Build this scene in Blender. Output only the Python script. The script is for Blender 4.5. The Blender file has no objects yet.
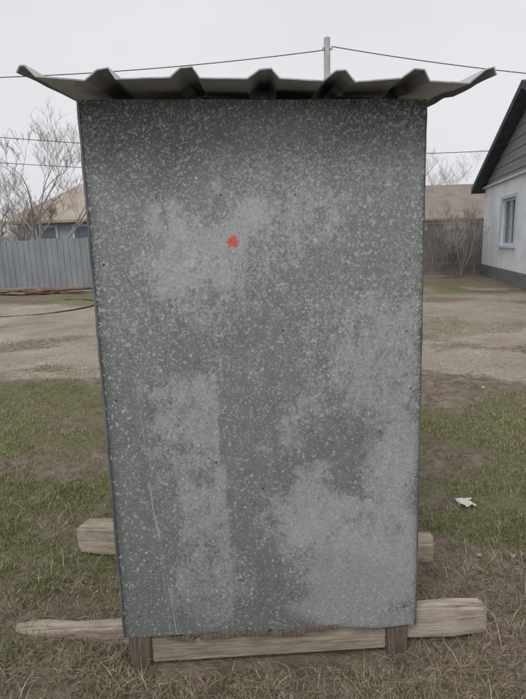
import bpy, bmesh, math, random
import numpy as np
from mathutils import Vector, Matrix
random.seed(7); rng=np.random.default_rng(11)
S=bpy.context.scene
# ---------------------------------------------------------------- helpers
def link(o,parent=None):
    S.collection.objects.link(o)
    if parent: o.parent=parent
    return o
def empty(name,loc=(0,0,0),rz=0):
    e=bpy.data.objects.new(name,None); e.location=loc; e.rotation_euler=(0,0,rz); e.empty_display_size=.2
    return link(e)
def mesh(name,v,f,mat=None,parent=None,smooth=False):
    m=bpy.data.meshes.new(name); m.from_pydata([tuple(a) for a in v],[],f); m.update()
    if mat: m.materials.append(mat)
    if smooth: m.polygons.foreach_set('use_smooth',[True]*len(m.polygons))
    return link(bpy.data.objects.new(name,m),parent)
def box(name,c,s,mat,parent=None,bev=0.0,rot=(0,0,0)):
    bm=bmesh.new(); bmesh.ops.create_cube(bm,size=1)
    bmesh.ops.scale(bm,vec=s,verts=bm.verts)
    if bev: bmesh.ops.bevel(bm,geom=bm.edges[:],offset=bev,segments=2,affect='EDGES')
    m=bpy.data.meshes.new(name); bm.to_mesh(m); bm.free(); m.materials.append(mat)
    o=bpy.data.objects.new(name,m); o.location=c; o.rotation_euler=rot
    return link(o,parent)
def npmesh(name,V,F,mat,col=None,parent=None,smooth=False):
    m=bpy.data.meshes.new(name); n=len(V); k=F.shape[1]
    m.vertices.add(n); m.vertices.foreach_set('co',V.astype(np.float32).ravel())
    m.loops.add(F.size); m.loops.foreach_set('vertex_index',F.astype(np.int32).ravel())
    m.polygons.add(len(F)); m.polygons.foreach_set('loop_start',np.arange(0,F.size,k,dtype=np.int32))
    m.update(calc_edges=True)
    if smooth: m.polygons.foreach_set('use_smooth',np.ones(len(F),bool))
    if col is not None:
        a=m.color_attributes.new('Col','FLOAT_COLOR','POINT')
        a.data.foreach_set('color',np.hstack([col,np.ones((n,1))]).astype(np.float32).ravel())
    m.materials.append(mat)
    return link(bpy.data.objects.new(name,m),parent)
def fattr(o,name,arr):
    a=o.data.attributes.new(name,'FLOAT','POINT'); a.data.foreach_set('value',arr.astype(np.float32))
def vnoise(x,y,sc,seed=0):
    x=np.asarray(x)*sc+seed*17.3; y=np.asarray(y)*sc+seed*7.9
    xi=np.floor(x).astype(np.int64); yi=np.floor(y).astype(np.int64); fx=x-xi; fy=y-yi
    fx=fx*fx*(3-2*fx); fy=fy*fy*(3-2*fy)
    def h(a,b):
        q=(a*374761393+b*668265263+seed*1442695)&0xffffffff; q=((q^(q>>13))*1274126177)&0xffffffff
        return ((q^(q>>16))&0xffff)/65535.
    return (h(xi,yi)*(1-fx)+h(xi+1,yi)*fx)*(1-fy)+(h(xi,yi+1)*(1-fx)+h(xi+1,yi+1)*fx)*fy
def fbm(x,y,sc,seed=0,o=4):
    t=0;a=.5;n=0
    for i in range(o): t=t+a*vnoise(x,y,sc*2**i,seed+i);n+=a;a*=.55
    return t/n
def sst(a,b,x): t=np.clip((x-a)/(b-a),0,1); return t*t*(3-2*t)
# ---------------------------------------------------------------- node helpers
class NT:
    def __init__(s,name,rough=.8,metal=0,spec=.3):
        s.m=bpy.data.materials.new(name); s.m.use_nodes=True; s.t=s.m.node_tree; s.b=s.t.nodes['Principled BSDF']
        s.b.inputs['Roughness'].default_value=rough; s.b.inputs['Metallic'].default_value=metal
        s.b.inputs['Specular IOR Level'].default_value=spec
    def n(s,t,**k):
        x=s.t.nodes.new(t)
        for a,b in k.items(): setattr(x,a,b)
        return x
    def l(s,a,b): s.t.links.new(a,b)
    def coord(s,scale=(1,1,1),kind='Object'):
        c=s.n('ShaderNodeTexCoord'); mp=s.n('ShaderNodeMapping'); mp.inputs['Scale'].default_value=scale
        s.l(c.outputs[kind],mp.inputs[0]); return mp.outputs[0]
    def noise(s,sc,vec=None,det=5,rough=.6,dist=0):
        x=s.n('ShaderNodeTexNoise'); x.inputs['Scale'].default_value=sc; x.inputs['Detail'].default_value=det
        x.inputs['Roughness'].default_value=rough; x.inputs['Distortion'].default_value=dist
        if vec is not None: s.l(vec,x.inputs['Vector'])
        return x.outputs[0]
    def ramp(s,fac,stops):
        x=s.n('ShaderNodeValToRGB'); e=x.color_ramp.elements
        while len(e)<len(stops): e.new(.5)
        for i,(p,c) in enumerate(stops):
            e[i].position=p; e[i].color=(*c,1) if not isinstance(c,(int,float)) else (c,c,c,1)
        s.l(fac,x.inputs[0]); return x.outputs[0]
    def mix(s,f,a,b,mode='MIX'):
        x=s.n('ShaderNodeMix',data_type='RGBA',blend_type=mode)
        for sock,val in ((x.inputs[0],f),(x.inputs[6],a),(x.inputs[7],b)):
            if isinstance(val,(int,float)): sock.default_value=val if sock==x.inputs[0] else (val,val,val,1)
            elif isinstance(val,tuple): sock.default_value=(*val,1)
            else: s.l(val,sock)
        return x.outputs[2]
    def math(s,op,a,b=0,clamp=False):
        x=s.n('ShaderNodeMath',operation=op,use_clamp=clamp)
        for i,val in enumerate((a,b)):
            if isinstance(val,(int,float)): x.inputs[i].default_value=val
            else: s.l(val,x.inputs[i])
        return x.outputs[0]
    def attr(s,name):
        x=s.n('ShaderNodeAttribute'); x.attribute_name=name; return x
    def bump(s,h,st=.3,d=.01):
        x=s.n('ShaderNodeBump'); x.inputs['Strength'].default_value=st; x.inputs['Distance'].default_value=d
        s.l(h,x.inputs['Height']); s.l(x.outputs[0],s.b.inputs['Normal'])
    def out(s,c):
        if isinstance(c,tuple): s.b.inputs['Base Color'].default_value=(*c,1)
        else: s.l(c,s.b.inputs['Base Color'])
        return s.m
def simple(name,c1,c2,sc=8,stretch=(1,1,1),rough=.8,metal=0,bs=.3,bd=.005,lo=.35,hi=.65):
    q=NT(name,rough,metal); v=q.coord(stretch); n=q.noise(sc,v)
    q.bump(q.noise(sc*3,v,3),bs,bd)
    return q.out(q.ramp(n,[(lo,c1),(hi,c2)]))
def vcol(name,rough=.9):
    q=NT(name,rough,0,.1); return q.out(q.attr('Col').outputs['Color'])

# ---------------------------------------------------------------- camera / world / sun
cd=bpy.data.cameras.new('camera'); cam=link(bpy.data.objects.new('camera',cd))
cd.sensor_fit='VERTICAL'; cd.sensor_height=36; cd.lens=27.04; cd.clip_end=2000; cd.clip_start=.05
cam.matrix_world=Matrix.Translation((0,0,1.6))@Matrix.Rotation(math.radians(90-11.8),4,'X')@Matrix.Rotation(math.radians(-1.8),4,'Z')
S.camera=cam
S.view_settings.view_transform='Standard'; S.view_settings.look='None'; S.view_settings.exposure=0
w=bpy.data.worlds.new('World'); S.world=w; w.use_nodes=True; t=w.node_tree
bg=t.nodes['Background']; sky=t.nodes.new('ShaderNodeTexSky'); sky.sky_type='NISHITA'; sky.sun_disc=False
sky.sun_elevation=math.radians(50); sky.sun_rotation=math.radians(200); sky.dust_density=4
hs=t.nodes.new('ShaderNodeHueSaturation'); hs.inputs['Saturation'].default_value=.12; hs.inputs['Value'].default_value=1
tc=t.nodes.new('ShaderNodeTexCoord'); mp=t.nodes.new('ShaderNodeMapping'); mp.inputs['Scale'].default_value=(1,1,2.5)
cn=t.nodes.new('ShaderNodeTexNoise'); cn.inputs['Scale'].default_value=1.6; cn.inputs['Detail'].default_value=4
cr=t.nodes.new('ShaderNodeValToRGB'); cr.color_ramp.elements[0].position=.3; cr.color_ramp.elements[0].color=(7.3,7.38,7.8,1)
cr.color_ramp.elements[1].position=.75; cr.color_ramp.elements[1].color=(8.2,8.25,8.55,1)
mx=t.nodes.new('ShaderNodeMix'); mx.data_type='RGBA'; mx.inputs[0].default_value=.88
L=t.links.new
L(tc.outputs['Generated'],mp.inputs[0]); L(mp.outputs[0],cn.inputs[0]); L(cn.outputs[0],cr.inputs[0])
L(sky.outputs[0],hs.inputs['Color']); L(hs.outputs[0],mx.inputs[6]); L(cr.outputs[0],mx.inputs[7]); L(mx.outputs[2],bg.inputs[0])
bg.inputs[1].default_value=.106
sd=bpy.data.lights.new('sun','SUN'); sd.energy=1.25; sd.angle=math.radians(25); sd.color=(1,.96,.91)
so=link(bpy.data.objects.new('sun',sd)); az=math.radians(200)
dirv=Vector((math.sin(az)*math.cos(math.radians(50)),math.cos(az)*math.cos(math.radians(50)),math.sin(math.radians(50))))
so.rotation_euler=dirv.to_track_quat('Z','Y').to_euler(); so.location=dirv*30

# ---------------------------------------------------------------- ground
def greenness(X,Y):
    edge=np.where(X<0,6.3,5.0)+3.0*(fbm(X,Y,.5,3)-.5)
    g=1-sst(-1.2,1.4,Y-edge)
    g*=.38+.62*sst(.34,.56,fbm(X,Y,1.3,9))
    g*=.5+.5*sst(.32,.56,fbm(X,Y,3.7,19))
    g*=1-.6*sst(2.8,1.7,Y)
    far=sst(12,15,Y)*(1-sst(26,40,Y))*sst(.43,.58,fbm(X,Y,.35,5))*.7
    mid=sst(6,7,Y)*(1-sst(11,12,Y))*sst(.56,.66,fbm(X,Y*1.8,.5,21))*.5
    return np.clip(g+far+mid,0,1)
def gheight(X,Y):
    near=np.exp(-(((X)/1.3)**2+((Y-2.3)/1.2)**2))
    a=(fbm(X,Y,.6,31)-.5)*.09+(fbm(X,Y,6,41,3)-.5)*.028
    hollow=-.055*np.exp(-((X/.80)**4)-((Y-1.82)/.34)**2)
    return a*(1-.8*near)*np.clip(20/(np.abs(Y)+.01),0,1)+hollow
def axis(lo,hi,n,c,k):
    u=np.linspace(math.asinh((lo-c)/k),math.asinh((hi-c)/k),n); return c+k*np.sinh(u)
gx=axis(-400,400,420,0,2.0); gy=axis(-60,900,460,2.2,1.8)
GX,GY=np.meshgrid(gx,gy); n1=len(gx); n2=len(gy)
V=np.stack([GX.ravel(),GY.ravel(),gheight(GX,GY).ravel()],1)
ii=np.arange(n1*n2).reshape(n2,n1); F=np.stack([ii[:-1,:-1],ii[:-1,1:],ii[1:,1:],ii[1:,:-1]],-1).reshape(-1,4)
q=NT('ground_mat',.95,0,.1); P_=q.coord()
dirt=q.ramp(q.noise(.9,P_,6,.7),[(.3,(.28,.235,.19)),(.48,(.42,.365,.31)),(.65,(.54,.485,.425))])
n30=q.noise(30,P_,5,.75)
dirt=q.mix(q.ramp(n30,[(.42,0.),(.62,1.)]),dirt,(.27,.225,.175))
n9=q.noise(10,P_,6,.75)
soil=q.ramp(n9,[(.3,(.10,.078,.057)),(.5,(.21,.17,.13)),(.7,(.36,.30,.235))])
grn=q.ramp(n30,[(.3,(.085,.095,.042)),(.5,(.155,.165,.08)),(.68,(.28,.25,.15))])
g=q.attr('green').outputs['Fac']; br=q.attr('brown').outputs['Fac']
gn=q.math('ADD',g,q.math('MULTIPLY',q.math('SUBTRACT',n9,.5),1.5))
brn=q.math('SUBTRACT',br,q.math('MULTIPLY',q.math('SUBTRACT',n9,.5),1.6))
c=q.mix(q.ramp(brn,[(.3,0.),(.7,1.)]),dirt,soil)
c=q.mix(q.ramp(gn,[(.35,0.),(.8,1.)]),c,grn)
q.bump(q.math('ADD',n30,q.math('MULTIPLY',n9,1.5)),.8,.03)
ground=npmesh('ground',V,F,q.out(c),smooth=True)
fattr(ground,'green',greenness(GX,GY).ravel())
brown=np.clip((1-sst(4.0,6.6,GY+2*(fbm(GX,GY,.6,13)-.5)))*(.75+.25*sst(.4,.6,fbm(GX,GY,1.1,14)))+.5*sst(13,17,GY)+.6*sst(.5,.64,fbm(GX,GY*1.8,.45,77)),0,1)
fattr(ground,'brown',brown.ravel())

# ---------------------------------------------------------------- grass (one object), straw (one object)
def blades(N,ymin,ymax,pw,xs,hfun,wfun,colfun,keep,lean):
    u=rng.random(N); Y=(ymin**(1-pw)+u*(ymax**(1-pw)-ymin**(1-pw)))**(1/(1-pw))
    X=(rng.random(N)*2-1)*(xs*Y+.5)
    k=keep(X,Y); X=X[k];Y=Y[k]; N=len(X)
    h=hfun(N,X,Y); a=rng.random(N)*6.283; wd=wfun(N,Y); ld=lean(N); la=rng.random(N)*6.283
    z=gheight(X,Y)
    dx=np.cos(a)*wd;dy=np.sin(a)*wd
    lx=np.cos(la)*h*np.sin(ld);ly=np.sin(la)*h*np.sin(ld);lz=h*np.cos(ld)
    b1=np.stack([X-dx,Y-dy,z-.004],1);b2=np.stack([X+dx,Y+dy,z-.004],1)
    m1=np.stack([X-dx*.8+lx*.4,Y-dy*.8+ly*.4,z+lz*.62],1);m2=np.stack([X+dx*.8+lx*.4,Y+dy*.8+ly*.4,z+lz*.62],1)
    tp=np.stack([X+lx,Y+ly,z+lz],1)
    V=np.stack([b1,b2,m2,m1,tp],1).reshape(-1,3)
    o=np.arange(N)[:,None]*5
    F=np.concatenate([o+np.array([[0,1,2]]),o+np.array([[0,2,3]]),o+np.array([[3,2,4]])])
    C=np.repeat(colfun(N,X,Y),5,axis=0)
    return V,F,C
inshed=lambda X,Y:(np.abs(X)<.57)&(Y>1.75)&(Y<3)
def keepg(X,Y):
    cl=sst(.40,.62,fbm(X,Y,7,55,3)); return (rng.random(len(X))<greenness(X,Y)*(.12+.9*cl))&~inshed(X,Y)
def colg(N,X,Y):
    r=rng.random((N,1)); a=np.array([.10,.14,.045]);b=np.array([.23,.27,.10]);s=np.array([.46,.39,.26])
    c=a+(b-a)*r; st=(rng.random((N,1))<(.30+.35*(fbm(X,Y,1.2,88)[:,None]>.52)))
    return np.where(st,s*(.5+.6*rng.random((N,1))),c)
V1,F1,C1=blades(560000,1.1,11,1.6,.62,lambda N,X,Y:.010+.032*rng.random(N)**1.6,lambda N,Y:.0010+.0005*Y*rng.random(N),colg,keepg,lambda N:rng.random(N)*1.2)
npmesh('grass',V1,F1,vcol('grass_mat'),C1)
def keeps(X,Y):
    d=.2+.8*sst(.42,.62,fbm(X,Y,2.2,101)); d=d*(1-.7*sst(2.8,4.8,Y)); return (rng.random(len(X))<d)&~inshed(X,Y)
def cols(N,X,Y):
    r=rng.random((N,1))**1.3; a=np.array([.11,.085,.06]);b=np.array([.52,.44,.335]); return a+(b-a)*r
V2,F2,C2=blades(80000,1.05,7.5,2.0,.62,lambda N,X,Y:.02+.11*rng.random(N)**2.3,lambda N,Y:.0006+.0012*rng.random(N),cols,keeps,lambda N:.9+.68*rng.random(N))
npmesh('dry_straw',V2,F2,vcol('straw_mat'),C2)
def tube(pts,rad,V,F,sides=4):
    b=len(V)
    for i,p in enumerate(pts):
        d=(pts[min(i+1,len(pts)-1)]-pts[max(i-1,0)]).normalized()
        s=d.orthogonal().normalized(); u=d.cross(s)
        for k in range(sides):
            a=2*math.pi*k/sides; V.append(p+(s*math.cos(a)+u*math.sin(a))*rad[i])
    for i in range(len(pts)-1):
        for k in range(sides):
            k2=(k+1)%sides; F.append((b+i*sides+k,b+i*sides+k2,b+(i+1)*sides+k2,b+(i+1)*sides+k))
V=[];F=[]
spots=[(-.95,1.75),(-.75,1.62),(-.62,1.8),(-.66,1.95),(-.8,2.15),(.72,1.62),(.95,1.75),(.6,1.6),(.85,2.1),(1.1,2.0),(-1.1,2.0),(-.3,1.6),(.1,1.58),(.35,1.62),(1.15,1.6),(-1.2,1.6),(-.5,1.55),(.95,1.5),(.66,1.72),(.9,1.62),(1.2,1.8),(1.3,2.2),(1.05,2.3),(-.05,1.66),(-.42,1.68),(.5,1.64),(-.9,1.66),(-.8,1.78)]
for sx,sy in spots:
    for k in range(34):
        x=sx+random.gauss(0,.12);y=sy+random.gauss(0,.07)
        if abs(x)<.57 and y>1.74: continue
        z0=float(gheight(np.array(x),np.array(y)))
        h=random.uniform(.03,.12); d=Vector((random.gauss(0,.8),random.gauss(0,.6),1)).normalized()
        p=[Vector((x,y,z0-.01)),Vector((x,y,z0))+d*h*.5,Vector((x,y,z0))+(d+Vector((random.gauss(0,.4),random.gauss(0,.3),-.3)))*h]
        tube(p,[.0011,.0009,.0004],V,F,3)
        for j in range(3):
            s=p[1].lerp(p[2],random.random()); tube([s,s+Vector((random.gauss(0,1),random.gauss(0,1),random.gauss(.3,.6))).normalized()*h*.4],[.0007,.0003],V,F,3)
mesh('withered_weeds',V,F,simple('weed_mat',(.19,.14,.095),(.44,.37,.27),30))
N=14000; Y=1.1*(7/1.1)**rng.random(N); X=(rng.random(N)*2-1)*(.62*Y+.4); k=~inshed(X,Y)&(rng.random(N)<.25+.75*sst(.4,.6,fbm(X,Y,1.7,151))); X=X[k];Y=Y[k];N=len(X)
a=rng.random(N)*6.283; s=.003+.008*rng.random(N)**2; z=gheight(X,Y)+.004
Q=[]
for i in range(4):
    an=a+i*math.pi/2; rr=s*(1 if i%2==0 else .55); Q.append(np.stack([X+np.cos(an)*rr,Y+np.sin(an)*rr,z+rng.random(N)*.008],1))
V=np.stack(Q,1).reshape(-1,3); F=np.arange(N*4).reshape(-1,4)
C=np.repeat(np.array([.10,.075,.05])+rng.random((N,1))**2.5*np.array([.34,.29,.23]),4,axis=0)
npmesh('leaf_litter',V,F,vcol('litter_mat'),C)

# ---------------------------------------------------------------- the metal-clad shed
shed=empty('metal_clad_shed',(0,1.8,0))
wood=NT('weathered_wood',.9,0,.15); v=wood.coord((1.2,14,14)); wn=wood.noise(5,v,5,.7)
wood.bump(wn,.6,.006); wood_m=wood.out(wood.ramp(wn,[(.3,(.13,.11,.085)),(.5,(.29,.245,.19)),(.7,(.44,.385,.315))]))
wd2=NT('dark_wood',.9,0,.15); v=wd2.coord((14,14,1.2)); wn=wd2.noise(5,v,5,.7); wd2.bump(wn,.6,.006)
wood_d=wd2.out(wd2.ramp(wn,[(.3,(.055,.045,.037)),(.7,(.22,.18,.145))]))
TL=Vector((-.5565,-.02,2.049));BL=Vector((-.5736,-.02,.097));TR=Vector((.551,.01,2.024));BR=Vector((.571,.01,.090))
nx,nz=150,250
s_,t_=np.meshgrid(np.linspace(0,1,nx),np.linspace(0,1,nz))
A=lambda p:np.array(p)
Pn=(A(BL)*(1-s_[...,None])+A(BR)*s_[...,None])*(1-t_[...,None])+(A(TL)*(1-s_[...,None])+A(TR)*s_[...,None])*t_[...,None]
Z=Pn[...,2].copy(); X=Pn[...,0].copy()
warp=(fbm(X,Z,1.7,61,2)-.5)*.022+(fbm(X*3,Z,1.2,62,2)-.5)*.008
warp*=sst(0,.08,s_)*sst(1,.92,s_)
Pn[...,1]+=warp-.001
Pn[...,2]+=np.where(t_<.002,(fbm(s_,s_*0,9,4,2)-.5)*.012,0)
def blob(s0,s1,z0,z1,e=.10):
    xs=s_+(fbm(s_*1.1,Z,6,201,5)-.5)*.34; zs=Z+(fbm(s_*1.1,Z,6,202,5)-.5)*.42
    return sst(s0-e,s0+e,xs)*(1-sst(s1-e,s1+e,xs))*sst(z0-e,z0+e,zs)*(1-sst(z1-e,z1+e,zs))
def hard(s0,s1,z0,z1):
    zs=Z+(fbm(s_*1.1,Z,7,203,4)-.5)*.35
    return sst(s0-.12,s0+.08,s_+(fbm(s_,Z,8,6)-.5)*.15)*(1-sst(s1-.008,s1+.006,s_))*sst(z0-.12,z0+.12,zs)*(1-sst(z1-.12,z1+.12,zs))
patch=np.zeros_like(s_)
for (a_,b_,c_,d_,wt) in [(.18,.54,1.42,1.68,.68),(.2,.45,1.30,1.5,.42),(.45,.75,1.5,2.1,.40),(.74,1.05,.92,1.44,.62),(.84,1.05,.1,1.0,.74),(.48,.76,.88,1.04,.60),(.55,.72,.98,1.14,.42),
    (.0,.12,1.2,1.7,.3),(.50,1.05,.46,.68,.78),(.62,1.0,.12,.50,.82),(.3,.5,1.1,1.3,.28),(.14,.36,.2,.44,.58),(.6,.78,1.2,1.36,.38),(.8,.95,1.7,1.9,.3),(.50,.62,.2,.44,.4),(.1,.3,.75,1.0,.3)]:
    patch=np.maximum(patch,wt*blob(a_,b_,c_,d_))
patch=np.maximum(patch,.56*hard(.15,.355,.85,1.17)); patch=np.maximum(patch,.54*hard(.20,.375,.1,.82))
patch+=.12*(fbm(X,Z,2.5,333)-.5)*2
dark=sst(1.60,2.05,Z+(fbm(s_,Z,3,71)-.5)*.45)*(.72+.3*np.abs(s_-.45)*2)  # top darkens below the roof: overhang shade and staining painted into the colour
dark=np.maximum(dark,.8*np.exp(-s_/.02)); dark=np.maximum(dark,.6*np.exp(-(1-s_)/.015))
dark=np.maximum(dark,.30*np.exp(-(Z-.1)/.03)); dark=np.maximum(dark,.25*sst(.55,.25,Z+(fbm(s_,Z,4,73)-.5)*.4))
sp=.33+.62*sst(.85,1.6,Z)+.45*(fbm(s_,Z,4,91)-.5)
q=NT('galvanised_sheet',.5,.25,.4); co=q.coord()
pt=q.attr('patch').outputs['Fac']; dk=q.attr('dark').outputs['Fac']; spd=q.attr('speck').outputs['Fac']
nf=q.noise(130,co,3,.7); nm=q.noise(22,q.coord((1,1,.6)),6,.8)
base=q.ramp(nm,[(.3,(.137,.153,.151)),(.7,(.240,.258,.252))])
base=q.mix(q.ramp(nf,[(.35,.0),(.7,.40)]),base,(.34,.36,.35))
def flakes(scale,prob,thr,seed):
    mp=q.n('ShaderNodeMapping'); mp.inputs['Location'].default_value=(seed,seed*2,seed*3); q.l(co,mp.inputs[0])
    dn=q.n('ShaderNodeTexNoise'); dn.inputs['Scale'].default_value=scale*1.3; dn.inputs['Detail'].default_value=2; q.l(mp.outputs[0],dn.inputs['Vector'])
    vm=q.n('ShaderNodeVectorMath',operation='SCALE'); vm.inputs['Scale'].default_value=2.2/scale; q.l(dn.outputs['Color'],vm.inputs[0])
    va=q.n('ShaderNodeVectorMath',operation='ADD'); q.l(mp.outputs[0],va.inputs[0]); q.l(vm.outputs[0],va.inputs[1])
    vo=q.n('ShaderNodeTexVoronoi'); vo.inputs['Scale'].default_value=scale; q.l(va.outputs[0],vo.inputs['Vector'])
    sep=q.n('ShaderNodeSeparateColor'); q.l(vo.outputs['Color'],sep.inputs[0])
    on=q.math('GREATER_THAN',q.math('ADD',sep.outputs[0],q.math('MULTIPLY',spd,prob)),1.0)
    d=q.math('MULTIPLY',q.math('SUBTRACT',q.math('MULTIPLY',sep.outputs[1],thr),vo.outputs['Distance']),5.,True)
    return q.math('MULTIPLY',q.math('MULTIPLY',on,d),q.math('ADD',.25,sep.outputs[2])),sep.outputs[2]
f1,c1=flakes(105,.52,.80,1.3); f2,c2=flakes(200,.68,.9,4.7)
edge=q.math('ADD',pt,q.math('MULTIPLY',q.math('SUBTRACT',nm,.5),1.15))
edge=q.math('ADD',edge,q.math('MULTIPLY',q.math('SUBTRACT',c1,.5),.28))
edge=q.math('ADD',edge,q.math('MULTIPLY',q.math('SUBTRACT',c2,.5),.20))
pm=q.ramp(edge,[(.28,0.),(.55,.62),(.95,1.)])
pal=q.ramp(nf,[(.3,(.345,.37,.385)),(.7,(.50,.525,.54))])
base=q.mix(pm,base,pal)
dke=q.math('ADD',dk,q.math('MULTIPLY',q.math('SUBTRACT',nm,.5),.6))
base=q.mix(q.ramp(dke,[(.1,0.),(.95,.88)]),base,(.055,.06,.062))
fl=q.math('MAXIMUM',f1,f2)
base=q.mix(q.math('MULTIPLY',fl,.75,True),base,(.50,.52,.505))
pit=q.ramp(q.noise(70,co,4,.8),[(.60,0.),(.72,.65)]); base=q.mix(pit,base,(.10,.11,.11))
sp_=q.n('ShaderNodeSeparateXYZ'); q.l(co,sp_.inputs[0])
def dist(cx,cz,sx,sz):
    dx=q.math('DIVIDE',q.math('SUBTRACT',sp_.outputs[0],cx),sx); dz=q.math('DIVIDE',q.math('SUBTRACT',sp_.outputs[2],cz),sz)
    return q.math('ADD',q.math('MULTIPLY',dx,dx),q.math('MULTIPLY',dz,dz))
rd=q.math('ADD',dist(-.089,1.597,.022,.023),q.math('MULTIPLY',q.math('SUBTRACT',nf,.5),2.8))
base=q.mix(q.ramp(rd,[(.5,.85),(1.,0.)]),base,(.66,.09,.06))
rd=q.math('ADD',dist(-.36,1.345,.006,.005),nf); base=q.mix(q.ramp(rd,[(.7,.8),(1.,0.)]),base,(.5,.07,.05))
wob=q.math('MULTIPLY',q.math('SUBTRACT',q.noise(6,co,2),.5),.014); brk=q.ramp(q.noise(25,co,4),[(.36,0.),(.5,1.)])
def scratch(x0,slope,z0,z1,wd,st):
    global base
    xx=q.math('SUBTRACT',sp_.outputs[0],q.math('ADD',x0,q.math('MULTIPLY',q.math('SUBTRACT',sp_.outputs[2],z0),slope)))
    m=q.math('LESS_THAN',q.math('ABSOLUTE',q.math('ADD',xx,wob)),wd)
    m=q.math('MULTIPLY',m,q.math('MULTIPLY',q.math('GREATER_THAN',sp_.outputs[2],z0),q.math('LESS_THAN',sp_.outputs[2],z1)))
    base=q.mix(q.math('MULTIPLY',q.math('MULTIPLY',m,brk),st),base,(.54,.57,.57))
scratch(-.37,-.10,.10,.75,.0016,.75); scratch(-.395,-.055,.12,1.15,.0010,.5); scratch(-.358,-.12,.1,.62,.0009,.55); scratch(-.25,.9,1.52,1.54,.02,.4)
q.l(q.ramp(fl,[(0.,.42),(1.,.75)]),q.b.inputs['Roughness'])
q.bump(nf,.12,.002)
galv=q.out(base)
iv=np.arange(nx*nz).reshape(nz,nx); Fp=np.stack([iv[:-1,:-1],iv[:-1,1:],iv[1:,1:],iv[1:,:-1]],-1).reshape(-1,4)
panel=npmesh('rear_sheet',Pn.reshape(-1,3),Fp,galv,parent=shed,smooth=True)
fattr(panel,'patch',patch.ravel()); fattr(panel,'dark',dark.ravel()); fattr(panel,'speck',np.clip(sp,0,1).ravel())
metal_p=simple('plain_galvanised',(.13,.145,.15),(.24,.26,.27),7,(1,1,.4),.45,.4,.1,.002)
roof_m=simple('roof_sheet_metal',(.30,.315,.33),(.50,.52,.53),9,(1,.3,1),.45,.35,.15,.002)
rim_m=simple('roof_cut_edge',(.32,.33,.33),(.62,.63,.62),25,(1,1,1),.6,.2,.2,.002)
def wall(name,a,b,z0,z1,th,mat):
    a=Vector((*a,0));b=Vector((*b,0));d=(b-a);n=Vector((-d.y,d.x,0)).normalized()*th
    vs=[Vector((p.x,p.y,z)) for z in (z0,z1) for p in (a,b,b+n,a+n)]
    return mesh(name,vs,[(0,1,2,3),(7,6,5,4),(0,4,5,1),(1,5,6,2),(2,6,7,3),(3,7,4,0)],mat,shed)
wall('side_wall_left',(-.554,1.12),(-.556,-.008),.10,2.04,-.010,metal_p)
wall('side_wall_right',(.540,.020),(.540,1.12),.10,2.02,-.012,metal_p)
wall('door_wall',(-.545,1.14),(.540,1.14),.10,2.1,.02,wood_d)
box('door',(0,1.175,1.08),(.72,.03,1.75),wood_m,shed,.004)
box('door_handle',(.28,1.205,1.05),(.02,.03,.14),metal_p,shed,.004)
fl_m=simple('flange_metal',(.10,.11,.115),(.20,.21,.22),12,(1,1,.3),.5,.3)
for sx,a_,b_,nm_ in ((-1,BL,TL,'corner_flange_left'),(1,BR,TR,'corner_flange_right')):
    vs=[];fs=[];n=40
    for i in range(n+1):
        p=a_.lerp(b_,i/n); j=random.uniform(-.0015,.0015)
        e=.006 if sx<0 else .001
        vs+= [p+Vector((sx*(-.002),-.005,0)),p+Vector((sx*(e+j),-.003,0)),p+Vector((sx*(e+j),.03,0)),p+Vector((sx*(-.002),.03,0))]
    for i in range(n):
        for k in range(4):
            k2=(k+1)%4; fs.append((i*4+k,i*4+k2,i*4+4+k2,i*4+4+k))
    fs+=[(0,1,2,3),(n*4+3,n*4+2,n*4+1,n*4)]
    mesh(nm_,vs,fs,fl_m,shed)
for nm_,x,y in (('leg_1',-.52,.005),('leg_2',.50,.04),('leg_3',-.50,1.08),('leg_4',.50,1.08)):
    box(nm_,(x,y,.04 if y<.5 else .5),(.085,.05,.36 if y<.5 else 1.0),wood_d,shed,.006,(0,.03 if x<0 else -.02,0))
box('sill_board',(-.012,.022,.028),(.935,.028,.115),wood_m,shed,.004,(0,-.012,.027))
box('purlin_front',(0,.09,2.01),(1.06,.05,.05),wood_d,shed,.003,(0,.02,0))
box('purlin_back',(0,1.0,2.10),(1.06,.05,.05),wood_d,shed,.003,(0,.02,0))
box('floor',(0,.62,.20),(1.06,1.0,.03),wood_d,shed)
V=[];F=[]
def zrow(y):
    v=(y-350)/525; return 1.6-1.79*(.2045+.979*v)/(.979-.2045*v)
def nail(s,z):
    t=(z-.095)/1.94; p=(BL.lerp(BR,s)).lerp(TL.lerp(TR,s),t)
    wq=warp[min(nz-1,max(0,int(t*(nz-1)))),min(nx-1,max(0,int(s*(nx-1))))]
    p.y+=wq-.001; b=len(V); n=10;r=random.uniform(.0024,.0034)
    for yy,rr in ((0.0,r),(-.0022,r*.8)):
        for k in range(n): V.append(p+Vector((math.cos(k*2*math.pi/n)*rr,yy,math.sin(k*2*math.pi/n)*rr)))
    for k in range(n): F.append((b+k,b+(k+1)%n,b+n+(k+1)%n,b+n+k))
    F.append(tuple(b+n+k for k in range(n)))
for y,ss in ((128,(.04,.95)),(198,(.20,.38,.62)),(262,(.03,.965)),(333,(.575,.67,.955)),(395,(.035,.96)),(435,(.88,)),(462,(.33,)),(490,(.48,.965)),(545,(.04,)),(612,(.06,.5,.95))):
    for s in ss: nail(s+random.uniform(-.012,.012),zrow(y)+random.uniform(-.01,.01))
mesh('nails',V,F,simple('nail_mat',(.03,.028,.026),(.09,.07,.06),50,rough=.6,metal=.5),shed)
ribs=[-.423,-.188,.036,.253,.475]; rh=.027
prof=[(-.668,.018),(-.657,.033),(-.640,.030),(-.612,.0)]
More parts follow.
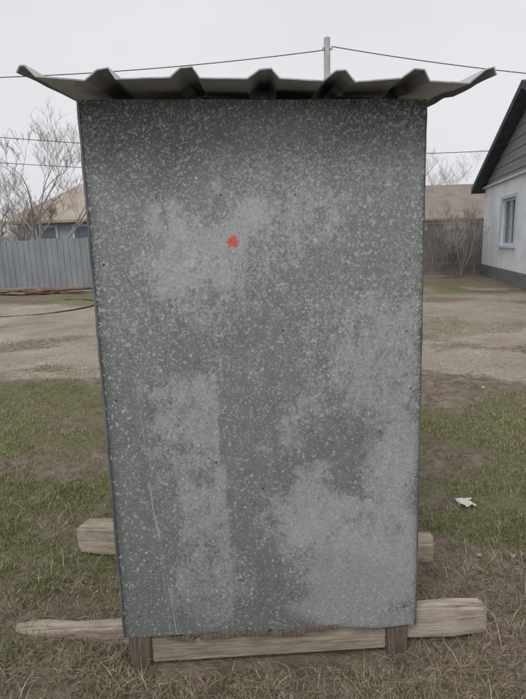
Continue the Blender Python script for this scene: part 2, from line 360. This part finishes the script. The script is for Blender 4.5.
for x in ribs:
    j1,j2,j3=[random.uniform(-.006,.006) for _ in range(3)]
    prof+=[(x-.055+j1,.0),(x-.020,rh+j2*.4),(x+.010+j3*.6,rh+.003),(x+.034+j2,.001)]
prof+=[(.625,.0),(.668,.030),(.692,.032),(.700,.010)]
front=-.18;back=1.32;nyr=30
V=[];F=[]
for j in range(nyr+1):
    y=front+(back-front)*j/nyr
    for i,(x,z) in enumerate(prof):
        tilt=-.028*(x)/1.3
        jz=(float(vnoise(x*5,y*3,3,5))-.5)*.014; jy=(float(vnoise(x,0,17,8))-.5)*.03 if j==0 else 0
        V.append((x,y+.025*x+jy,2.047+z+tilt+.10*(y+.18)+jz))
m=len(prof)
for j in range(nyr):
    for i in range(m-1): F.append((j*m+i,j*m+i+1,(j+1)*m+i+1,(j+1)*m+i))
roof=mesh('roof_sheet',V,F,roof_m,shed); roof.data.materials.append(rim_m)
sm=roof.modifiers.new('s','SOLIDIFY'); sm.thickness=.004; sm.offset=0; sm.material_offset_rim=1
# ---------------------------------------------------------------- skid beams
def beam(name,a,b,w_,h_,mat,parent=None):
    a=Vector(a);b=Vector(b);d=b-a;L_=d.length
    bm=bmesh.new(); bmesh.ops.create_cube(bm,size=1); bmesh.ops.scale(bm,vec=(L_,w_,h_),verts=bm.verts)
    es=[e for e in bm.edges if abs(abs(e.verts[0].co.x-e.verts[1].co.x)-L_)<1e-4]
    bmesh.ops.subdivide_edges(bm,edges=es,cuts=14)
    k=min(1,h_/.1)
    for v in bm.verts:
        v.co.y+=random.uniform(-.005,.005)*k+.008*k*math.sin(v.co.x*5); v.co.z+=random.uniform(-.006,.006)*k
        if abs(abs(v.co.x)-L_/2)<.001: v.co.x+=random.uniform(-.02,.02); v.co.y*=.93; v.co.z*=.93
    bmesh.ops.bevel(bm,geom=[e for e in bm.edges if e.is_manifold and e.calc_face_angle(0)>.9],offset=.012*k,segments=3,affect='EDGES')
    me=bpy.data.meshes.new(name); bm.to_mesh(me); bm.free(); me.materials.append(mat)
    o=link(bpy.data.objects.new(name,me),parent); o.location=(a+b)/2; o.rotation_euler=d.to_track_quat('X','Z').to_euler(); return o
bw=NT('beam_wood',.9,0,.15); v=bw.coord((1,9,9)); wn=bw.noise(5,v,6,.75,.3); bw.bump(wn,.8,.01)
kn=bw.noise(3,bw.coord((1,1.5,1.5)),5,.7)
beam_m=bw.out(bw.mix(bw.ramp(kn,[(.48,0.),(.72,.7)]),bw.ramp(wn,[(.30,(.15,.12,.09)),(.45,(.37,.315,.25)),(.7,(.58,.52,.435))]),(.17,.145,.12)))
beam('wooden_beam',(-1.09,1.95,-.050),(.86,1.885,.070),.07,.14,beam_m)
beam('wooden_beam',(-1.00,2.56,.075),(.84,2.42,.02),.13,.15,beam_m)
scr=empty('wood_scraps',(0,0,0))
for k in range(9):
    x=random.uniform(-.42,.35); box_l=random.uniform(.06,.2)
    beam('scrap_%d'%k,(x,1.80,.085+random.uniform(-.01,.01)),(x+box_l,1.805+random.uniform(-.01,.01),.085+random.uniform(-.02,.02)),.03,.015,wood_d,scr)
# ---------------------------------------------------------------- left metal fence
fm=simple('fence_metal_mat',(.22,.245,.265),(.31,.335,.355),1.5,(1,1,.4),.6,.2,.1,.002)
fence=empty('corrugated_metal_fence')
a=Vector((-26,22.7,0)); b=Vector((.4,19.55,0)); d=(b-a);L_=d.length;d.normalize();nrm=Vector((d.y,-d.x,0))
V=[];F=[];x=0;pts=[]
while x<L_:
    top=1.86+.02*math.sin(x*.7)+(.03 if int(x/1.15)%2 else 0)
    for dx,o in ((0,0),(.10,0),(.125,-.03),(.20,-.03),(.225,0)): pts.append((x+dx,o,top))
    x+=.23
for X_,o,tp in pts:
    p=a+d*X_-nrm*o; V+=[(p.x,p.y,.03),(p.x,p.y,tp)]
for i in range(len(pts)-1): F.append((2*i,2*i+2,2*i+3,2*i+1))
mesh('corrugated_sheets',V,F,fm,fence)
post_m=simple('post_metal',(.08,.08,.085),(.14,.14,.14),5)
ang=math.atan2(d.y,d.x)
for i in range(11):
    p=a+d*(.2+i*2.6)-nrm*.08; box('post_%d'%i,(p.x,p.y,.95),(.07,.07,1.9),post_m,fence,.004)
for z in (.45,1.55):
    p=(a+b)/2-nrm*.05; box('rail',(p.x,p.y,z),(L_,.03,.05),post_m,fence,0,(0,0,ang))
# ---------------------------------------------------------------- right wooden fence
wf=empty('wooden_plank_fence'); bd=simple('fence_board_mat',(.12,.105,.10),(.25,.225,.21),6,(6,6,.6),.9)
a=Vector((.45,19.6,0));b=Vector((9.0,21.3,0));d=b-a;L_=d.length;d.normalize();ang=math.atan2(d.y,d.x);x=0;i=0
while x<L_:
    wq=random.uniform(.11,.17);h=1.83+random.uniform(-.07,.07); p=a+d*(x+wq/2)
    box('board_%d'%i,(p.x,p.y+random.uniform(-.006,.006),h/2),(wq-.012,.022,h),bd,wf,0,(0,random.uniform(-.015,.015),ang)); x+=wq;i+=1
for z in (.45,1.5):
    p=(a+b)/2+Vector((0,.05,0)); box('rail',(p.x,p.y,z),(L_,.04,.08),bd,wf,0,(0,0,ang))
# ---------------------------------------------------------------- white plastered house (right)
H=empty('white_plastered_house',(8.66,20.76,0),math.atan2(-.9807,-.1955))
plaster=simple('white_plaster',(.62,.64,.67),(.76,.775,.80),1.2,(1,1,1),.9,0,.2,.006)
found=simple('foundation_mat',(.12,.125,.13),(.20,.205,.21),4)
gb=NT('weathered_gable_boards',.85); sx=gb.noise(7,gb.coord((8,8,.5)),5,.7)
gabm=gb.out(gb.ramp(sx,[(.3,(.16,.17,.175)),(.7,(.28,.29,.295))]))
roofd=simple('dark_roof_mat',(.035,.042,.055),(.075,.085,.10),3)
GW=12.;HD=9.;WH=3.28
def prism(name,x0,x1,y0,y1,z0,z1,mat,parent,bev=0): return box(name,((x0+x1)/2,(y0+y1)/2,(z0+z1)/2),(x1-x0,y1-y0,z1-z0),mat,parent,bev)
prism('foundation',-.04,GW+.04,-.05,HD,-.1,.42,found,H)
W0,W1,WZ0,WZ1=2.78,4.5,1.18,2.66
prism('wall_a',0,W0,0,HD,.42,WH,plaster,H); prism('wall_b',W1,GW,0,HD,.42,WH,plaster,H)
prism('wall_c',W0,W1,0,.4,.42,WZ0,plaster,H); prism('wall_d',W0,W1,0,.4,WZ1,WH,plaster,H); prism('room',W0,W1,.42,HD,.42,WH,plaster,H)
glass=NT('window_glass',.08,0,.6).out((.10,.13,.16)); frame=simple('window_frame_mat',(.42,.47,.53),(.55,.6,.66),6)
win=empty('window'); win.parent=H
prism('glass',W0,W1,.14,.16,WZ0,WZ1,glass,win)
for x0,x1,z0,z1 in ((W0,W0+.09,WZ0,WZ1),(W1-.09,W1,WZ0,WZ1),(W0+.09,W1-.09,WZ0,WZ0+.08),(W0+.09,W1-.09,WZ1-.08,WZ1),(W0+.80,W0+.87,WZ0+.08,WZ1-.08)):
    prism('frame',x0,x1,.08,.135,z0,z1,frame,win)
for x0,x1,z0,z1 in ((W0-.12,W0,WZ0,WZ1+.1),(W1,W1+.12,WZ0,WZ1+.1),(W0,W1,WZ1,WZ1+.1)): prism('trim',x0,x1,-.03,.0,z0,z1,frame,win)
prism('sill',W0-.15,W1+.15,-.10,.0,WZ0-.07,WZ0,frame,win)
sl=.35; pk=WH+sl*GW/2
nb=14
for i in range(nb):
    z0=WH+(pk-WH)*i/nb; z1=WH+(pk-WH)*(i+1)/nb; x0=(z0-WH)/sl; x1=(z1-WH)/sl
    y=-.05-(i%2)*.012
    V=[(x0,y,z0),(GW-x0,y,z0),(GW-x1,y+.02,z1+.01),(x1,y+.02,z1+.01),(x0,.2,z0),(GW-x0,.2,z0),(GW-x1,.2,z1),(x1,.2,z1)]
    mesh('gable_board_%d'%i,V,[(0,1,2,3),(0,4,5,1),(2,6,7,3)],gabm,H)
prism('gable_ledge',-.02,GW+.02,-.12,0,WH-.06,WH+.003,frame,H)
ro=-.06
for nm_,xa,za,xb,zb in (('roof_left',-.36,WH-.36*sl,GW/2,pk),('roof_right',GW/2,pk,GW+.36,WH-.36*sl)):
    V=[];th=.20
    for y in (-.45,HD+.4):
        V+=[(xa,y,za+ro),(xb,y,zb+ro),(xb,y,zb+ro+th),(xa,y,za+ro+th)]
    mesh(nm_,V,[(0,1,2,3),(7,6,5,4),(0,4,5,1),(3,2,6,7),(0,3,7,4),(1,5,6,2)],roofd,H)
# ---------------------------------------------------------------- houses behind the fences
def hip_house(name,x0,x1,y0,y1,wh,rz,hip,wallm,roofm,ov=.5):
    h=empty(name,(0,0,0)); box('walls',((x0+x1)/2,(y0+y1)/2,wh/2),(x1-x0,y1-y0,wh),wallm,h)
    a,b,c,d_=x0-ov,x1+ov,y0-ov,y1+ov; ym=(y0+y1)/2
    V=[(a,c,wh-.05),(b,c,wh-.05),(b,d_,wh-.05),(a,d_,wh-.05),(a+hip,ym,rz),(b-hip,ym,rz),(a,c,wh+.1),(b,c,wh+.1),(b,d_,wh+.1),(a,d_,wh+.1)]
    mesh('roof',V,[(3,2,1,0),(0,1,7,6),(1,2,8,7),(2,3,9,8),(3,0,6,9),(6,7,5,4),(7,8,5),(8,9,4,5),(9,6,4)],roofm,h)
    return h
def slate(name,c1,c2):
    rb=NT(name,.85); v=rb.coord(); wv=rb.n('ShaderNodeTexWave',bands_direction='X'); wv.inputs['Scale'].default_value=2.2; rb.l(v,wv.inputs[0])
    cc=rb.ramp(rb.noise(1.3,v,6,.7),[(.3,c1),(.7,c2)]); rb.bump(wv.outputs[0],.5,.05); return rb.out(cc)
rbm=slate('brown_slate_roof',(.20,.165,.145),(.30,.255,.23)); rtm=slate('tan_slate_roof',(.33,.275,.22),(.46,.395,.33))
beige=simple('beige_wall',(.42,.38,.33),(.52,.48,.42),2)
h2=hip_house('brown_roof_house',4,24,38,46,2.6,5.3,4,beige,rbm)
bluew=simple('pale_blue_wall',(.26,.33,.38),(.36,.42,.46),2)
h1=hip_house('tan_roof_house',-14.3,-3,32,39,3.0,5.6,3.6,bluew,rtm)
for x in (-12.6,-10.4,-8.2):
    box('window_glass_pane',(x,31.97,2.15),(1.1,.05,1.1),glass,h1); box('window_surround_top',(x,31.95,2.76),(1.4,.08,.12),frame,h1); box('window_surround_side',(x-.61,31.95,2.15),(.12,.08,1.1),frame,h1); box('window_surround_side',(x+.61,31.95,2.15),(.12,.08,1.1),frame,h1)
for x in (9,12.5,15.5): box('window_glass_pane',(x,37.97,1.75),(1.2,.05,1.1),glass,h2)
box('chimney',(-8.5,35.5,5.8),(.5,.5,.9),simple('brick_mat',(.25,.12,.08),(.35,.2,.15),5),h1,.01)
# ---------------------------------------------------------------- bare trees
bark=simple('bark_mat',(.13,.11,.095),(.24,.21,.19),12); barkf=simple('bark_pale',(.25,.225,.205),(.36,.33,.31),12)
def tree(name,loc,h,mat,levels=5,spread=.55,seed=1,nb=3,r0=None,trunks=1,up=.25):
    R=random.Random(seed);V=[];F=[]
    def grow(p,d,ln,r,lv):
        n=4;pts=[p];rad=[r];dd=d.copy()
        for i in range(n):
            dd=(dd+Vector((R.gauss(0,.13),R.gauss(0,.13),R.gauss(0,.1)+up*.12))).normalized(); pts.append(pts[-1]+dd*ln/n); rad.append(r*(1-.45*(i+1)/n))
        tube(pts,rad,V,F,5 if lv>=levels-1 else 3)
        if lv==0: return
        for k in range(nb+(1 if lv>2 else 2)):
            tt=R.uniform(.3,1) if k else 1; i=min(n-1,int(tt*n)); q_=pts[i].lerp(pts[i+1],tt*n-i if tt<1 else 1)
            az_=R.uniform(0,6.283); o=Vector((math.cos(az_),math.sin(az_),R.uniform(-.1,.5)))
            grow(q_,(dd*(1-spread)+o*spread+Vector((0,0,up))).normalized(),ln*R.uniform(.5,.72),max(rad[i]*.55,.006),lv-1)
    for t0 in range(trunks):
        a_=t0*2.4; grow(Vector((0,0,-.05)),Vector((math.cos(a_)*.3*(trunks>1),math.sin(a_)*.3*(trunks>1),1)).normalized(),h*.4,(r0 or h*.018),levels)
    o=mesh(name,V,F,mat); o.location=loc; return o
tree('bare_tree',(-9.5,23.6,0),8.2,barkf,5,.48,3,2,.09,3)
tree('bare_tree',(-12.2,27,0),5.8,barkf,5,.5,8,2,.09,2)
tree('bare_tree',(-10.6,25.5,0),5.0,bark,5,.55,12,2,.07,2)
tree('bare_tree',(-14.5,30,0),6.5,barkf,5,.5,18,2,.09,3)
tree('bare_tree',(13.2,49,0),11.5,barkf,5,.55,5,2,.1,3)
tree('bare_tree',(16,50,0),10.5,barkf,5,.55,6,2,.1,3)
tree('bare_shrub',(7.35,19.6,0),2.9,barkf,4,.4,22,2,.022,6,.45)
tree('bare_shrub',(6.9,19.4,0),1.5,bark,4,.5,23,2,.012,6,.3)
V=[];F=[]
R=random.Random(4)
for k in range(150):
    x=R.uniform(-90,90);y=R.uniform(62,95); hh=R.uniform(4,8.5)
    tube([Vector((x,y,0)),Vector((x+R.gauss(0,.3),y,hh*.6)),Vector((x+R.gauss(0,.5),y,hh))],[.13,.07,.02],V,F,3)
    for j in range(46):
        z=R.uniform(.2,.95)*hh; p=Vector((x,y,z)); az_=R.uniform(0,6.283); ln=R.uniform(.8,2.2)*(1.1-z/hh*.6)
        d=Vector((math.cos(az_),math.sin(az_),R.uniform(.3,1.4))).normalized(); e=p+d*ln; tube([p,e],[.045,.015],V,F,3)
        for _ in range(3):
            s=p.lerp(e,R.uniform(.3,1)); tube([s,s+Vector((R.gauss(0,.6),R.gauss(0,.6),R.uniform(.1,.9)))],[.025,.01],V,F,3)
mesh('distant_trees',V,F,simple('distant_bark',(.34,.32,.31),(.45,.43,.42),2))  # bark colour made paler to stand in for distance haze
# ---------------------------------------------------------------- utility pole and wires
pm_=simple('concrete_pole_mat',(.38,.38,.38),(.5,.5,.5),4)
def pole(x,y,h):
    e=empty('utility_pole',(x,y,0)); V=[];F=[]
    tube([Vector((0,0,-.1)),Vector((0,0,h))],[.15,.10],V,F,10); F.append(tuple(range(len(V)-10,len(V)))); mesh('shaft',V,F,pm_,e,False)
    for sx in(-.13,.13):
        box('bracket',(sx*.9,-.09,h-.36),(.08,.03,.03),post_m,e)
        V=[];F=[]; tube([Vector((sx,-.09,h-.38)),Vector((sx,-.09,h-.33)),Vector((sx,-.09,h-.28))],[.02,.03,.015],V,F,8); mesh('insulator',V,F,pm_,e)
    return e
pole(2.3,18.,7.70); pole(-24,18,8.2); pole(26,18,6.2)
wm=NT('cable_mat',.6).out((.03,.03,.032))
def wire(a,b,sag,r=.014):
    a=Vector(a);b=Vector(b);V=[];F=[];n=40;pts=[]
    for i in range(n+1):
        t=i/n;p=a.lerp(b,t);p.z-=sag*4*t*(1-t);pts.append(p)
    tube(pts,[r]*(n+1),V,F,5); mesh('overhead_cable',V,F,wm)
wire((2.17,17.91,7.32),(-24,17.9,7.9),.75)
wire((2.43,17.91,7.42),(26,17.9,5.9),.72)
wire((-24,17.9,7.3),(2.3,17.9,4.25),.42,.011)
wire((2.3,17.9,4.25),(11.5,19,4.5),.12,.011)
wire((-24,17.9,6.4),(2.3,17.9,3.6),.45,.010)
# ---------------------------------------------------------------- things lying about
V=[];F=[]
hz=[(-8.9,13.6),(-7.6,12.9),(-6.2,12.2),(-5.1,12.6),(-4.5,14),(-4.9,15.3),(-6,15.8)]
pts=[]
for i in range(len(hz)-1):
    for k in range(6):
        t=k/6;p0=Vector((*hz[max(i-1,0)],.02));p1=Vector((*hz[i],.02));p2=Vector((*hz[i+1],.02));p3=Vector((*hz[min(i+2,len(hz)-1)],.02))
        pts.append(.5*((2*p1)+(p2-p0)*t+(2*p0-5*p1+4*p2-p3)*t*t+(3*p1-p0-3*p2+p3)*t**3))
tube(pts,[.022]*len(pts),V,F,8); mesh('rubber_hose',V,F,NT('hose_mat',.6).out((.03,.03,.03)))
pile=empty('plank_pile',(-7.6,18.3,0)); red=simple('red_brown_board',(.22,.13,.10),(.32,.21,.17),5,(1,8,8))
for k in range(22):
    box('plank_%d'%k,(random.uniform(-1.8,2.0),random.uniform(-.5,.35),.05+.05*(k//6)),(random.uniform(.7,2.2),.13,.04),red if k%3==0 else wood_m,pile,.003,(0,random.uniform(-.05,.05),random.uniform(-.35,.35)))
def stone(name,loc,s,mat,seed):
    R=random.Random(seed); bm=bmesh.new(); bmesh.ops.create_icosphere(bm,subdivisions=3,radius=1)
    for v in bm.verts:
        n=v.co.copy(); k=1+.25*math.sin(n.x*3+seed)+.2*math.sin(n.y*4+seed*2)*math.cos(n.z*3)+R.uniform(-.05,.05); v.co=Vector((n.x*s[0]*k,n.y*s[1]*k,n.z*s[2]*k))
    me=bpy.data.meshes.new(name);bm.to_mesh(me);bm.free();me.materials.append(mat); o=link(bpy.data.objects.new(name,me));o.location=loc;o.rotation_euler=(0,0,seed);return o
st=simple('pale_stone',(.28,.25,.22),(.45,.41,.36),9)
for i,(x,y,s) in enumerate([(1.22,2.36,.018),(1.06,2.38,.014),(-1.6,2.6,.012),(2.3,5.3,.03),(-2.6,5.0,.02)]): stone('stone',(x,y,.008),(s,s*.8,s*.5),st,i+1)
V=[];F=[];n=9; zc=float(gheight(np.array(1.19),np.array(2.9)))
for j in range(n):
    for i in range(n): V.append((1.19+(i/(n-1)-.5)*.085*(1+.3*math.sin(j)),2.9+(j/(n-1)-.5)*.09,.018+zc+.010*math.sin(i*1.3+j*.8)*math.cos(j*1.1)+.008*math.sin(j*2.)))
for j in range(n-1):
    for i in range(n-1):
        if (i+j*3)%11!=0 or 1<i<7: F.append((j*n+i,j*n+i+1,j*n+n+i+1,j*n+n+i))
mesh('plastic_scrap',V,F,NT('plastic_mat',.5).out((.62,.59,.54)))
